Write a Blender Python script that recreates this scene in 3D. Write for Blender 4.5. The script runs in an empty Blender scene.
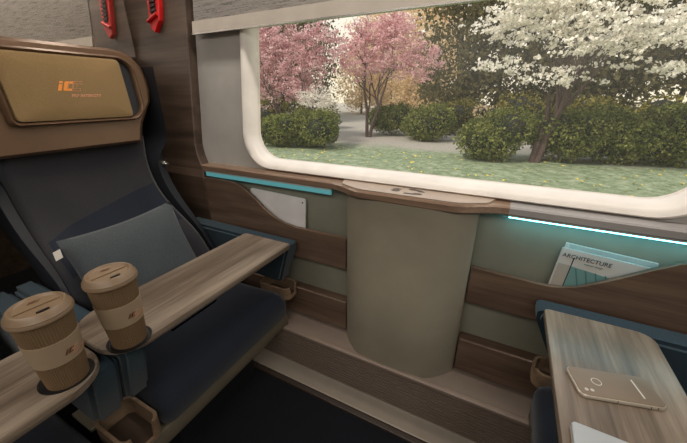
import bpy, bmesh, math, random
from mathutils import Vector, Matrix
random.seed(7)
C = bpy.context.scene.collection
PI = math.pi

# ------------------------------------------------------------------ materials
def lin(c):
    def f(v):
        v /= 255.0
        return v/12.92 if v <= .04045 else ((v+.055)/1.055)**2.4
    return (f(c[0]), f(c[1]), f(c[2]), 1.0)

def new_mat(name):
    m = bpy.data.materials.new(name); m.use_nodes = True
    nt = m.node_tree
    b = nt.nodes['Principled BSDF']
    return m, nt, b

def coords(nt, scale=(1, 1, 1)):
    tc = nt.nodes.new('ShaderNodeTexCoord')
    mp = nt.nodes.new('ShaderNodeMapping')
    mp.inputs['Scale'].default_value = scale
    nt.links.new(tc.outputs['Object'], mp.inputs['Vector'])
    return mp.outputs['Vector']

def noise(nt, vec, scale, detail=4, rough=.55):
    n = nt.nodes.new('ShaderNodeTexNoise')
    n.inputs['Scale'].default_value = scale
    n.inputs['Detail'].default_value = detail
    n.inputs['Roughness'].default_value = rough
    nt.links.new(vec, n.inputs['Vector'])
    return n.outputs['Fac']

def ramp(nt, fac, stops):
    r = nt.nodes.new('ShaderNodeValToRGB')
    el = r.color_ramp.elements
    el[0].position = stops[0][0]; el[0].color = stops[0][1]
    el[1].position = stops[-1][0]; el[1].color = stops[-1][1]
    for p, c in stops[1:-1]:
        e = el.new(p); e.color = c
    nt.links.new(fac, r.inputs['Fac'])
    return r.outputs['Color']

def bump(nt, b, fac, strength, dist=.001):
    n = nt.nodes.new('ShaderNodeBump')
    n.inputs['Strength'].default_value = strength
    n.inputs['Distance'].default_value = dist
    nt.links.new(fac, n.inputs['Height'])
    nt.links.new(n.outputs['Normal'], b.inputs['Normal'])

def plain(name, c, rough=.5, metal=0, spec=.5, bumps=None):
    m, nt, b = new_mat(name)
    v = coords(nt)
    n = noise(nt, v, 9, 3)
    c2 = tuple(x*.94 for x in c)
    col = ramp(nt, n, [(.3, lin(c2)), (.7, lin(c))])
    nt.links.new(col, b.inputs['Base Color'])
    b.inputs['Roughness'].default_value = rough
    b.inputs['Metallic'].default_value = metal
    b.inputs['Specular IOR Level'].default_value = spec
    if bumps: bump(nt, b, noise(nt, v, bumps[0], 2), bumps[1])
    return m

def wood(name, dark, mid, light, axis, rough=.42, k=1.0):
    m, nt, b = new_mat(name)
    sc = [11*k, 11*k, 11*k]; sc[axis] = 1.1*k
    v = coords(nt, tuple(sc))
    n1 = noise(nt, v, 1.6, 6, .6)
    sc2 = [150, 150, 150]; sc2[axis] = 4
    n2 = noise(nt, coords(nt, tuple(sc2)), 1.0, 2, .5)
    mx = nt.nodes.new('ShaderNodeMath'); mx.operation = 'MULTIPLY_ADD'
    nt.links.new(n2, mx.inputs[0]); mx.inputs[1].default_value = .28
    nt.links.new(n1, mx.inputs[2])
    col = ramp(nt, mx.outputs[0], [(.42, lin(dark)), (.62, lin(mid)), (.84, lin(light))])
    nt.links.new(col, b.inputs['Base Color'])
    b.inputs['Roughness'].default_value = rough
    bump(nt, b, n2, .15, .0006)
    return m

def fabric(name, c, c2, scale=520, rough=.95):
    m, nt, b = new_mat(name)
    v = coords(nt)
    n = noise(nt, v, scale, 2)
    n2 = noise(nt, v, 5, 3)
    mx = nt.nodes.new('ShaderNodeMath'); mx.operation = 'MULTIPLY_ADD'
    nt.links.new(n2, mx.inputs[0]); mx.inputs[1].default_value = .35
    nt.links.new(n, mx.inputs[2])
    col = ramp(nt, mx.outputs[0], [(.45, lin(c2)), (.85, lin(c))])
    nt.links.new(col, b.inputs['Base Color'])
    b.inputs['Roughness'].default_value = rough
    b.inputs['Specular IOR Level'].default_value = .25
    b.inputs['Sheen Weight'].default_value = .15
    bump(nt, b, n, .5, .0015)
    return m

def emitter(name, c, strength):
    m, nt, b = new_mat(name)
    b.inputs['Base Color'].default_value = lin(c)
    b.inputs['Emission Color'].default_value = lin(c)
    b.inputs['Emission Strength'].default_value = strength
    return m

def leafmat(name, c1, c2, c3, trans=.35):
    m, nt, b = new_mat(name)
    v = coords(nt)
    n = noise(nt, v, 14, 2)
    n2 = noise(nt, v, 1.6, 2)
    mx = nt.nodes.new('ShaderNodeMath'); mx.operation = 'MULTIPLY_ADD'
    nt.links.new(n2, mx.inputs[0]); mx.inputs[1].default_value = .6
    nt.links.new(n, mx.inputs[2])
    col = ramp(nt, mx.outputs[0], [(.55, lin(c1)), (.8, lin(c2)), (1.0, lin(c3))])
    d = nt.nodes.new('ShaderNodeBsdfDiffuse'); t = nt.nodes.new('ShaderNodeBsdfTranslucent')
    mxs = nt.nodes.new('ShaderNodeMixShader'); mxs.inputs[0].default_value = trans
    nt.links.new(col, d.inputs['Color']); nt.links.new(col, t.inputs['Color'])
    nt.links.new(d.outputs[0], mxs.inputs[1]); nt.links.new(t.outputs[0], mxs.inputs[2])
    nt.links.new(mxs.outputs[0], nt.nodes['Material Output'].inputs['Surface'])
    return m

M = {}
M['wood_wall'] = wood('wood_wall', (54, 43, 36), (76, 61, 50), (95, 78, 66), 0, .5)
M['wood_pocket'] = wood('wood_pocket', (74, 57, 46), (100, 80, 66), (124, 102, 85), 0, .5)
M['wood_table'] = wood('wood_table', (76, 66, 56), (114, 100, 86), (152, 138, 122), 1, .28)
M['wood_sill'] = wood('wood_sill', (104, 84, 70), (134, 110, 92), (158, 134, 114), 0, .22)
M['wood_bowl'] = wood('wood_bowl', (96, 78, 62), (128, 106, 84), (154, 130, 106), 1, .5)
M['sill_sheen'] = plain('sill_sheen', (170, 166, 164), .25)
M['sill_top'] = plain('sill_top', (178, 160, 144), .32)
M['green_wall'] = plain('green_wall', (142, 140, 124), .62)
M['column'] = plain('column', (150, 142, 124), .62)
M['grey_wall'] = plain('grey_wall', (178, 174, 168), .6)
M['frame_white'] = plain('frame_white', (247, 240, 231), .35)
M['ceiling'] = plain('ceiling', (190, 184, 176), .7)
M['ledge'] = plain('ledge', (140, 124, 112), .6)
M['vent'] = plain('vent', (134, 118, 106), .5)
M['strip'] = plain('strip', (170, 158, 144), .45)
M['trim_dark'] = plain('trim_dark', (66, 56, 50), .4)
M['carpet'] = fabric('carpet', (12, 15, 25), (4, 6, 11), 260)
M['navy'] = fabric('navy', (40, 46, 58), (26, 31, 42))
M['teal_blue'] = fabric('teal_blue', (46, 64, 74), (34, 49, 58))
M['back_cloth'] = fabric('back_cloth', (58, 58, 62), (42, 43, 48))
M['shell_dark'] = plain('shell_dark', (27, 31, 39), .6)
M['piping'] = plain('piping', (86, 86, 88), .7)
M['pillow'] = fabric('pillow', (80, 86, 89), (60, 67, 72), 420)
M['liner'] = plain('liner', (70, 54, 42), .8)
M['bronze'] = plain('bronze', (108, 84, 64), .38, .35)
M['bronze_dark'] = plain('bronze_dark', (84, 66, 52), .4, .3)
M['pad_tan'] = fabric('pad_tan', (146, 122, 86), (116, 96, 66), 700)
M['seat_frame'] = plain('seat_frame', (112, 104, 88), .5, .2)
M['seat_base'] = plain('seat_base', (22, 24, 28), .7)
M['chrome'] = plain('chrome', (200, 196, 190), .25, .9)
M['alu'] = plain('alu', (196, 186, 174), .45, .1)
M['white_tag'] = plain('white_tag', (220, 214, 204), .7)
M['red'] = plain('red', (206, 26, 26), .35)
M['slot_dark'] = plain('slot_dark', (40, 12, 12), .6)
M['kraft'] = plain('kraft', (118, 94, 66), .75)
M['kraft_band'] = plain('kraft_band', (156, 136, 110), .7)
M['lid'] = plain('lid', (134, 112, 88), .4)
M['black'] = plain('black', (14, 13, 13), .5)
M['brown_ink'] = plain('brown_ink', (104, 64, 40), .6)
M['orange'] = plain('orange', (240, 150, 60), .5)
M['ink_pale'] = plain('ink_pale', (206, 150, 118), .7)
M['paper'] = plain('paper', (216, 212, 206), .6)
M['paper_teal'] = plain('paper_teal', (120, 164, 160), .6)
M['paper_teal2'] = plain('paper_teal2', (88, 128, 128), .6)
M['paper_pale'] = plain('paper_pale', (176, 192, 190), .6)
M['paper_beige'] = plain('paper_beige', (190, 180, 168), .6)
M['ink'] = plain('ink', (36, 40, 48), .6)
M['tablet_white'] = plain('tablet_white', (244, 242, 242), .35)
M['laptop'] = plain('laptop', (176, 180, 182), .4, .2)
M['phone_back'] = plain('phone_back', (142, 122, 104), .28, .45)
M['phone_edge'] = plain('phone_edge', (214, 204, 188), .3, .5)
M['led'] = emitter('led', (110, 215, 235), 11.0)
M['led_dim'] = emitter('led_dim', (88, 156, 162), .40)
M['lamp_glow'] = emitter('lamp_glow', (255, 214, 160), 2.0)

def glass_mat():
    m, nt, b = new_mat('window_glass')
    tr = nt.nodes.new('ShaderNodeBsdfTransparent'); gl = nt.nodes.new('ShaderNodeBsdfGlossy')
    gl.inputs['Roughness'].default_value = .25
    tr.inputs['Color'].default_value = (.97, .95, .94, 1)
    mx = nt.nodes.new('ShaderNodeMixShader'); mx.inputs[0].default_value = .012
    nt.links.new(tr.outputs[0], mx.inputs[1]); nt.links.new(gl.outputs[0], mx.inputs[2])
    dl = nt.nodes.new('ShaderNodeBsdfTranslucent'); dl.inputs['Color'].default_value = (.9, .86, .78, 1)
    m2 = nt.nodes.new('ShaderNodeMixShader'); m2.inputs[0].default_value = .03
    nt.links.new(mx.outputs[0], m2.inputs[1]); nt.links.new(dl.outputs[0], m2.inputs[2])
    nt.links.new(m2.outputs[0], nt.nodes['Material Output'].inputs['Surface'])
    return m
M['glass'] = glass_mat()

def mirror_glass():
    m, nt, b = new_mat('partition_glass')
    gl = nt.nodes.new('ShaderNodeBsdfGlossy'); gl.inputs['Roughness'].default_value = .015
    gl.inputs['Color'].default_value = (.93, .9, .85, 1)
    df = nt.nodes.new('ShaderNodeBsdfDiffuse'); df.inputs['Color'].default_value = lin((120, 104, 88))
    mx = nt.nodes.new('ShaderNodeMixShader'); mx.inputs[0].default_value = .12
    nt.links.new(gl.outputs[0], mx.inputs[1]); nt.links.new(df.outputs[0], mx.inputs[2])
    nt.links.new(mx.outputs[0], nt.nodes['Material Output'].inputs['Surface'])
    return m
M['mirror'] = mirror_glass()

def blind_mat():
    m, nt, b = new_mat('blind_fabric')
    v = coords(nt, (8, 1, 260))
    n = noise(nt, v, 1.0, 3)
    v2 = coords(nt, (60, 1, 900))
    n2 = noise(nt, v2, 1.0, 1)
    mx0 = nt.nodes.new('ShaderNodeMath'); mx0.operation = 'ADD'
    nt.links.new(n, mx0.inputs[0]); nt.links.new(n2, mx0.inputs[1])
    col = ramp(nt, mx0.outputs[0], [(.75, lin((98, 94, 90))), (1.2, lin((172, 166, 160)))])
    d = nt.nodes.new('ShaderNodeBsdfDiffuse'); t = nt.nodes.new('ShaderNodeBsdfTranslucent')
    tr = nt.nodes.new('ShaderNodeBsdfTransparent')
    nt.links.new(col, d.inputs['Color']); nt.links.new(col, t.inputs['Color'])
    a = nt.nodes.new('ShaderNodeMixShader'); a.inputs[0].default_value = .3
    nt.links.new(d.outputs[0], a.inputs[1]); nt.links.new(t.outputs[0], a.inputs[2])
    c = nt.nodes.new('ShaderNodeMixShader'); c.inputs[0].default_value = .12
    nt.links.new(a.outputs[0], c.inputs[1]); nt.links.new(tr.outputs[0], c.inputs[2])
    nt.links.new(c.outputs[0], nt.nodes['Material Output'].inputs['Surface'])
    return m
M['blind'] = blind_mat()

def lawn_mat():
    m, nt, b = new_mat('lawn')
    v = coords(nt)
    n = noise(nt, v, 4.5, 8, .8)
    g = ramp(nt, n, [(.34, lin((70, 86, 56))), (.5, lin((120, 136, 104))), (.66, lin((172, 180, 154)))])
    n3 = noise(nt, v, .35, 3)
    gr = ramp(nt, noise(nt, v, 12, 4), [(.3, lin((132, 130, 120))), (.7, lin((176, 170, 160)))])
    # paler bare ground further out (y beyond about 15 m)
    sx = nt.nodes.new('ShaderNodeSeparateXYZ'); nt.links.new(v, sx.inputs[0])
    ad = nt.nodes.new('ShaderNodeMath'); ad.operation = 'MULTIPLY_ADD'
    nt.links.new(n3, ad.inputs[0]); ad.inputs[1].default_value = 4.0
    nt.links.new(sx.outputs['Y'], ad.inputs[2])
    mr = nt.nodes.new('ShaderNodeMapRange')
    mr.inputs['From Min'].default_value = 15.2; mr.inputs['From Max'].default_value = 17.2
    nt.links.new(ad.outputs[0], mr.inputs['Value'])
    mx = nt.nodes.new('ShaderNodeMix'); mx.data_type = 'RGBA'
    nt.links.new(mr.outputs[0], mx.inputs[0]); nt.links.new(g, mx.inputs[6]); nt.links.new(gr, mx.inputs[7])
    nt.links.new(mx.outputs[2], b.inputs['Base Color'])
    b.inputs['Roughness'].default_value = .9
    bump(nt, b, n, .8, .04)
    return m
M['lawn'] = lawn_mat()
M['leaf_bush'] = leafmat('leaf_bush', (46, 56, 30), (98, 108, 56), (164, 166, 100))
M['leaf_hedge'] = leafmat('leaf_hedge', (60, 62, 30), (112, 108, 54), (160, 150, 84))
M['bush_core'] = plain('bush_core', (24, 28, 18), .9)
M['pink'] = leafmat('pink', (160, 110, 114), (226, 180, 184), (254, 236, 234), .5)
M['pink_deep'] = leafmat('pink_deep', (126, 86, 88), (216, 170, 176), (255, 242, 240), .5)
M['white_blossom'] = leafmat('white_blossom', (206, 202, 190), (238, 234, 224), (254, 252, 246), .4)
M['far_leaf'] = leafmat('far_leaf', (66, 66, 44), (96, 92, 62), (128, 120, 82), .4)
M['gold_leaf'] = leafmat('gold_leaf', (176, 156, 118), (226, 204, 166), (246, 232, 204), .55)
M['bark'] = plain('bark', (84, 66, 62), .9, bumps=(30, .6))
M['bark_dark'] = plain('bark_dark', (58, 50, 40), .9, bumps=(30, .6))
M['yellow_leaf'] = plain('yellow_leaf', (226, 204, 70), .7)

# ------------------------------------------------------------------ mesh helpers
def obj(name, bm, mat, parent=None, smooth=False, sharp=None, **props):
    bmesh.ops.remove_doubles(bm, verts=bm.verts, dist=1e-5)
    bmesh.ops.recalc_face_normals(bm, faces=bm.faces)
    me = bpy.data.meshes.new(name)
    bm.to_mesh(me); bm.free()
    mats = mat if isinstance(mat, (list, tuple)) else [mat]
    for m in mats: me.materials.append(m)
    o = bpy.data.objects.new(name, me); C.objects.link(o)
    if smooth:
        me.shade_smooth()
        me.set_sharp_from_angle(angle=math.radians(sharp if sharp else 40))
    if parent:
        o.parent = parent
        # geometry is written in world coordinates: shift it into the parent's frame
        root = parent; off = Vector((0, 0, 0))
        while root:
            off += root.location; root = root.parent
        me.transform(Matrix.Translation(-off))
    for k, v in props.items(): o[k] = v
    return o

def raw(name, verts, faces, mat, parent=None):
    me = bpy.data.meshes.new(name); me.from_pydata(verts, [], faces)
    me.materials.append(mat)
    o = bpy.data.objects.new(name, me); C.objects.link(o)
    if parent:
        o.parent = parent
        root = parent; off = Vector((0, 0, 0))
        while root:
            off += root.location; root = root.parent
        me.transform(Matrix.Translation(-off))
    return o

def recenter(o):
    """put a single-mesh thing's origin at the middle of its base"""
    me = o.data
    xs = [v.co for v in me.vertices]
    c = Vector(((min(v.x for v in xs)+max(v.x for v in xs))/2, (min(v.y for v in xs)+max(v.y for v in xs))/2, min(v.z for v in xs)))
    me.transform(Matrix.Translation(-c)); o.location = c
    return o

def tag(o, label, cat, group=None, kind=None):
    o['label'] = label
    if cat: o['category'] = cat
    if group: o['group'] = group
    if kind: o['kind'] = kind
    return o

def struct(o, label=None):
    o['kind'] = 'structure'
    if label: o['label'] = label
    return o

def thing(name, loc, label, cat, group=None):
    o = bpy.data.objects.new(name, None); C.objects.link(o)
    o.location = loc; o.empty_display_size = .1
    return tag(o, label, cat, group)

def NB(): return bmesh.new()

def box(bm, x0, x1, y0, y1, z0, z1, bev=0, seg=3, fn=None):
    r = bmesh.ops.create_cube(bm, size=1)
    vs = r['verts']
    for v in vs:
        v.co = Vector(((x0+x1)/2+v.co.x*(x1-x0), (y0+y1)/2+v.co.y*(y1-y0), (z0+z1)/2+v.co.z*(z1-z0)))
    if fn:
        for v in vs: v.co = Vector(fn(v.co))
    if bev:
        es = {e for v in vs for e in v.link_edges}
        bmesh.ops.bevel(bm, geom=list(es), offset=bev, segments=seg, profile=.5, affect='EDGES')
    return bm

def rrect(a0, a1, b0, b1, r, k=8):
    """rounded rectangle, counter-clockwise; r: number or 4 radii (a0b0, a1b0, a1b1, a0b1)"""
    if not isinstance(r, (list, tuple)): r = [r]*4
    out = []
    for i, (cx, cy, sa) in enumerate([(a0, b0, PI), (a1, b0, 1.5*PI), (a1, b1, 0), (a0, b1, .5*PI)]):
        rr = max(r[i], 1e-5)
        ox = cx + (rr if cx == a0 else -rr); oy = cy + (rr if cy == b0 else -rr)
        for j in range(k+1):
            a = sa + .5*PI*j/k
            out.append((ox+rr*math.cos(a), oy+rr*math.sin(a)))
    return out

def loft(bm, loops, cap0=True, cap1=True, closed=True):
    rings = [[bm.verts.new(p) for p in L] for L in loops]
    n = len(rings[0])
    for a, b in zip(rings, rings[1:]):
        for i in range(n if closed else n-1):
            j = (i+1) % n
            bm.faces.new((a[i], a[j], b[j], b[i]))
    if cap0: bm.faces.new(rings[0][::-1])
    if cap1: bm.faces.new(rings[-1])
    return rings

def slab(bm, pts, fn, t0, t1, bev=0.0):
    """extrude a 2-D outline between depths t0 and t1; fn(a, b, t) -> xyz. small chamfer if bev"""
    if bev:
        n = len(pts); cx = sum(p[0] for p in pts)/n; cy = sum(p[1] for p in pts)/n
        def inset(p):
            d = math.hypot(p[0]-cx, p[1]-cy); s = (d-bev)/d if d > bev else .5
            return (cx+(p[0]-cx)*s, cy+(p[1]-cy)*s)
        q = [inset(p) for p in pts]
        sg = 1 if t1 > t0 else -1
        L = [[fn(a, b, t0) for a, b in q], [fn(a, b, t0+sg*bev*.8) for a, b in pts],
             [fn(a, b, t1-sg*bev*.8) for a, b in pts], [fn(a, b, t1) for a, b in q]]
    else:
        L = [[fn(a, b, t0) for a, b in pts], [fn(a, b, t1) for a, b in pts]]
    loft(bm, L)
    return bm

def lathe(bm, prof, cx, cy, n=64, rib=None, capb=True, capt=True):
    L = []
    for r, z, *rb in prof:
        k = rb[0] if rb else 0
        L.append([(cx+(r+k*math.cos(i*PI))*math.cos(2*PI*i/n), cy+(r+k*math.cos(i*PI))*math.sin(2*PI*i/n), z) for i in range(n)])
    loft(bm, L, capb, capt)
    return bm

def tube(bm, path, r, n=8, closed=False, cap=True):
    P_ = [Vector(p) for p in path]
    rings = []
    m = len(P_)
    rr = r if isinstance(r, (list, tuple)) else [r]*m
    up0 = None
    for i, p in enumerate(P_):
        if closed: d = (P_[(i+1) % m]-P_[i-1])
        else: d = P_[min(i+1, m-1)]-P_[max(i-1, 0)]
        d.normalize()
        if up0 is None:
            up0 = Vector((0, 0, 1)) if abs(d.z) < .9 else Vector((1, 0, 0))
        s = d.cross(up0); s.normalize(); u = s.cross(d); u.normalize(); up0 = u
        rings.append([p + rr[i]*(math.cos(2*PI*k/n)*s+math.sin(2*PI*k/n)*u) for k in range(n)])
    if closed: rings.append(rings[0])
    loft(bm, rings, cap and not closed, cap and not closed)
    return bm

def sstep(t):
    t = min(1, max(0, t)); return t*t*(3-2*t)

def text_obj(name, s, size, mat, fn, parent, shear=0, depth=.0004, bold=0):
    """built-in font turned to a mesh and mapped by fn(a, b, t)"""
    cu = bpy.data.curves.new(name, 'FONT'); cu.body = s; cu.size = size; cu.shear = shear
    cu.extrude = depth; cu.resolution_u = 3; cu.offset = bold
    t = bpy.data.objects.new(name, cu); C.objects.link(t)
    dg = bpy.context.evaluated_depsgraph_get(); dg.update()
    me = bpy.data.meshes.new_from_object(t.evaluated_get(dg))
    bpy.data.objects.remove(t); bpy.data.curves.remove(cu)
    for v in me.vertices: v.co = Vector(fn(v.co.x, v.co.y, v.co.z+depth))
    me.materials.clear(); me.materials.append(mat)
    o = bpy.data.objects.new(name, me); C.objects.link(o)
    o.parent = parent
    off = Vector((0, 0, 0)); root = parent
    while root:
        off += root.location; root = root.parent
    me.transform(Matrix.Translation(-off))
    return o

I_PTS = [[(0, 0), (.34, 0), (.34, .7), (0, .7)], [(0, .8), (.34, .8), (.34, 1), (0, 1)]]
C_PTS = [(0, .1), (.1, 0), (.8, 0), (.8, .24), (.36, .24), (.36, .76), (.8, .76), (.8, 1), (.1, 1), (0, .9)]
def rail_logo(fn, h, m_fill, m_line, parent, name='printed_logo'):
    """slanted i and C letters with two more C outlines behind; fn(a, b, t)"""
    sh = .45
    bm = NB()
    def g(a, b, t): return fn((a+sh*b)*h, b*h, t)
    for p in I_PTS: slab(bm, p, g, 0, .0006)
    slab(bm, [(a+.5, b) for a, b in C_PTS], g, 0, .0006)
    o = obj(name, bm, m_fill, parent)
    bm = NB()
    for dx in (.95, 1.4):
        pts = [(a+dx, b) for a, b in C_PTS]
        path = [g(a, b, .0003) for a, b in pts]
        tube(bm, path, h*.03, 4, closed=True)
    obj('logo_outline', bm, m_line, o)
    return o

# ------------------------------------------------------------------ setting
SL = math.tan(math.radians(7))
def up(x, h, d=0):            # a point on the outward-leaning upper wall: h above the sill, d proud of it
    return (x, 1.06+h*SL-d, .965+h)

CX = -.27
bm = NB(); box(bm, -3.2, 3.0, -1.9, .845, -.06, 0)
struct(obj('floor', bm, M['carpet']))
bm = NB(); box(bm, -3.2, 3.0, -1.9, 1.35, 2.2, 2.26)
struct(obj('ceiling', bm, M['ceiling']))
bm = NB(); box(bm, -3.2, 3.0, -1.96, -1.9, 0, 2.2)
struct(obj('wall_aisle', bm, M['grey_wall']))
bm = NB(); box(bm, -3.26, -3.2, -1.96, 1.4, 0, 2.2)
struct(obj('wall_left', bm, M['wood_wall']))
bm = NB(); box(bm, 3.0, 3.06, -1.96, 1.4, 0, 2.2)
struct(obj('wall_right', bm, M['wood_wall']))

# upper window wall with its rounded opening
H0, H1 = .004, .80
X0, X1 = CX-.785, CX+.785
bm = NB()
hole = rrect(X0+.01, X1-.01, H0+.01, H1-.01, .15, 10)
big = rrect(-3.2, 3.0, -.02, 1.24, 0, 10)
L = [[up(a, b, 0) for a, b in big], [up(a, b, 0) for a, b in hole], [up(a, b, -.09) for a, b in hole], [up(a, b, -.09) for a, b in big]]
loft(bm, L, False, False)
struct(obj('wall_window', bm, M['grey_wall']))
# lower recess wall
bm = NB(); box(bm, -3.2, 3.0, 1.05, 1.15, 0, .95)
struct(obj('wall_window_lower', bm, M['green_wall']))

# window frame and pane
win = bpy.data.objects.new('window_1', None); C.objects.link(win); win.location = up(CX, 0)
win['kind'] = 'structure'
bm = NB()
def fr(x0, x1, h0, h1, r, d): return [up(a, b, d) for a, b in rrect(x0, x1, h0, h1, r, 10)]
loft(bm, [fr(X0, X1, H0, H1, .15, -.02), fr(X0, X1, H0, H1, .15, .012), fr(X0+.008, X1-.008, H0+.005, H1-.005, .148, .018),
          fr(X0+.024, X1-.024, H0+.018, H1-.03, .135, .014), fr(X0+.036, X1-.036, H0+.032, H1-.05, .125, -.010),
          fr(X0+.040, X1-.040, H0+.036, H1-.054, .12, -.03), fr(X0+.040, X1-.040, H0+.036, H1-.054, .12, -.06)], False, False)
obj('window_frame', bm, M['frame_white'], win, True, 50)
bm = NB()
slab(bm, rrect(X0+.034, X1-.034, H0+.030, H1-.045, .12, 10), up, -.04, -.046)
obj('window_pane', bm, M['glass'], win)

# wood pillars either side of the window (left one carries the hammer)
def pillar(xa, xb, xs, name):
    bm = NB(); L = []
    for z in (0, .90, .935, .955, .975, 1.0, 1.05, 2.195):
        k = sstep((z-.90)/.15)
        yf = 1.0 if z < .92 else max(1.0, up(0, z-.965, .045)[1])
        xe = xs+(xb-xs)*k
        L.append([(xa, yf, z), (xe-(.004 if xe > xa else -.004), yf, z), (xe, yf+.004, z), (xe, max(1.049, up(0, z-.965, 0)[1]-.001), z), (xa, max(1.049, up(0, z-.965, 0)[1]-.001), z)])
    loft(bm, L)
    return struct(obj(name, bm, M['wood_wall']))
pillar(-2.06, -1.332, -1.279, 'trim_1')
pillar(1.52, .792, .739, 'trim_2')

# window sill: wooden lip that bulges round the column
def sill_y(x):
    u = abs(x-CX)
    return 1.0-.058*(1-sstep((u-.15)/.15))
bm = NB()
def sill(xs, mat, name, lab):
    bm = NB(); L = []
    for x in xs:
        y = sill_y(x)
        L.append([(x, 1.10, .936), (x, y+.004, .936), (x, y, .940), (x, y, .958), (x, y+.005, .963), (x, 1.10, .965)])
    loft(bm, L)
    return struct(obj(name, bm, mat), lab)
sill([-1.279] + [-.7+i*.02 for i in range(38)], M['wood_sill'], 'trim_3', 'wooden window sill lip bulging over the column')
sill([.04, .16, .739], M['sill_sheen'], 'trim_9', 'window sill right of the column, bright reflection painted in pale grey')  # separate pale piece: the glossy sill's bright reflection is put into its colour
lid_t = thing('waste_bin_lid', (CX, 1.0, .966), 'pale beige flap with a dark recycling emblem on the window sill above the column', 'lid')
bm = NB()
pts = []
for i in range(21):
    x = CX-.25+.5*i/20; pts.append((x, sill_y(x)+.012))
pts += [(CX+.27, 1.056), (CX-.27, 1.056)]
slab(bm, pts, lambda a, b, t: (a, b, .963+t), 0, .005)
obj('flap', bm, M['sill_top'], lid_t)
bm = NB()
for k in range(3):
    a0 = k*2*PI/3+.35
    path = [(CX+.046*math.cos(a0+t*.17), 1.003+.026*math.sin(a0+t*.17), .9688) for t in range(9)]
    L = []
    for i, p in enumerate(path):
        w = .010 if i < 6 else .016*(9-i)/3+.001
        a = a0+i*.17
        dx, dy = math.cos(a), math.sin(a)*.5
        L.append([(p[0]-dx*w, p[1]-dy*w, .968), (p[0]+dx*w, p[1]+dy*w, .968), (p[0]+dx*w, p[1]+dy*w, .9692), (p[0]-dx*w, p[1]-dy*w, .9692)])
    loft(bm, L)
obj('emblem', bm, M['trim_dark'], lid_t)

# bulging column below the sill
bm = NB()
L = []
for i in range(25):
    z = .272+(.936-.272)*i/24
    dep = .106-.05*sstep((z-.4)/.5)
    ring = []
    for j in range(33):
        u = -1+2*j/32
        s = (1-abs(u)**3.2)
        ring.append((CX+.2295*u, 1.0-dep*s, z))
    ring += [(CX+.2295, 1.06, z), (CX-.2295, 1.06, z)]
    L.append(ring)
loft(bm, L)
struct(obj('trim_4', bm, M['column'], None, True, 40), 'grey green padded column bulging from the wall under the sill')

# ledge, ribbed vent, bevelled skirting
bm = NB(); box(bm, -3.2, 3.0, .9, 1.06, .24, .272)
struct(obj('trim_5', bm, M['ledge']))
bm = NB(); box(bm, -3.2, 3.0, .882, .906, .262, .284, .005)
struct(obj('trim_6', bm, M['vent'], None, True), 'rail along the top of the ribbed vent')
bm = NB()
prof = [(.95, .262)]
nr = 12
for i in range(nr):
    zt = .262-.0149*i
    prof += [(.893, zt), (.893, zt-.0078), (.906, zt-.0084), (.906, zt-.0143)]
prof += [(.893, .262-.0149*nr), (.95, .262-.0149*nr)]
loft(bm, [[(-3.2, y, z) for y, z in prof], [(3.0, y, z) for y, z in prof]])
struct(obj('trim_7', bm, M['vent']), 'ribbed heating vent along the wall')
bm = NB()
prof = [(.95, .084), (.893, .084), (.889, .078), (.862, .022), (.858, .018), (.95, .0)]
loft(bm, [[(-3.2, y, z) for y, z in prof], [(3.0, y, z) for y, z in prof]])
struct(obj('baseboard_window', bm, M['strip']))
bm = NB(); box(bm, -3.2, 3.0, .836, .87, -.02, .012, .003)
struct(obj('trim_8', bm, M['trim_dark']))

# wooden pocket panels with their curved top edges
def pocket_outline(left):
    if left:
        top = [(-1.275, .903), (-1.16, .904), (-1.10, .902), (-1.07, .898), (-1.04, .888), (-1.015, .874), (-.975, .845), (-.925, .805), (-.885, .778), (-.85, .760), (-.81, .748), (-.75, .741), (-.505, .741)]
        return top+[(-.505, .597), (-1.275, .597)]
    top = [(-.035, .739), (.15, .730), (.19, .730), (.225, .734), (.262, .748), (.30, .774), (.345, .805), (.40, .845), (.44, .872), (.48, .892), (.53, .903), (.735, .903)]
    return ([(.735, .597), (-.035, .597)]+top)[::-1]
def panel(pts, name, label, cat, group=None):
    bm = NB(); slab(bm, pts, lambda a, b, t: (a, t, b), 1.0, 1.016)
    es = [e for e in bm.edges if abs(e.verts[0].co.y-1.0) < 1e-5 and abs(e.verts[1].co.y-1.0) < 1e-5]
    bmesh.ops.bevel(bm, geom=es, offset=.003, segments=2, affect='EDGES')
    return bm
t = thing('magazine_pocket', (-.9, 1.02, .597), 'dark wood magazine pocket with curved top edge left of the column, holding a white tablet', 'magazine pocket', 'wooden magazine pockets')
obj('pocket_panel', panel(pocket_outline(True), 0, 0, 0), M['wood_pocket'], t)
bm = NB(); box(bm, -1.275, -.505, 1.01, 1.05, .6, .612); obj('pocket_floor', bm, M['green_wall'], t)
t = thing('magazine_pocket', (.35, 1.02, .597), 'dark wood magazine pocket with curved top edge right of the column, holding magazines', 'magazine pocket', 'wooden magazine pockets')
obj('pocket_panel', panel(pocket_outline(False), 0, 0, 0), M['wood_pocket'], t)
bm = NB(); box(bm, -.035, .735, 1.01, 1.05, .6, .612); obj('pocket_floor', bm, M['green_wall'], t)
for x0, x1, lab in ((-1.275, -.505, 'low wooden slat on the wall above the ledge, left of the column'), (-.035, .735, 'low wooden slat on the wall above the ledge, right of the column')):
    bm = NB(); box(bm, x0, x1, 1.0, 1.05, .290, .433, .004, 2)
    tag(recenter(obj('wall_slat', bm, M['wood_pocket'])), lab, 'wall slat', 'low wooden wall slats')

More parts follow.
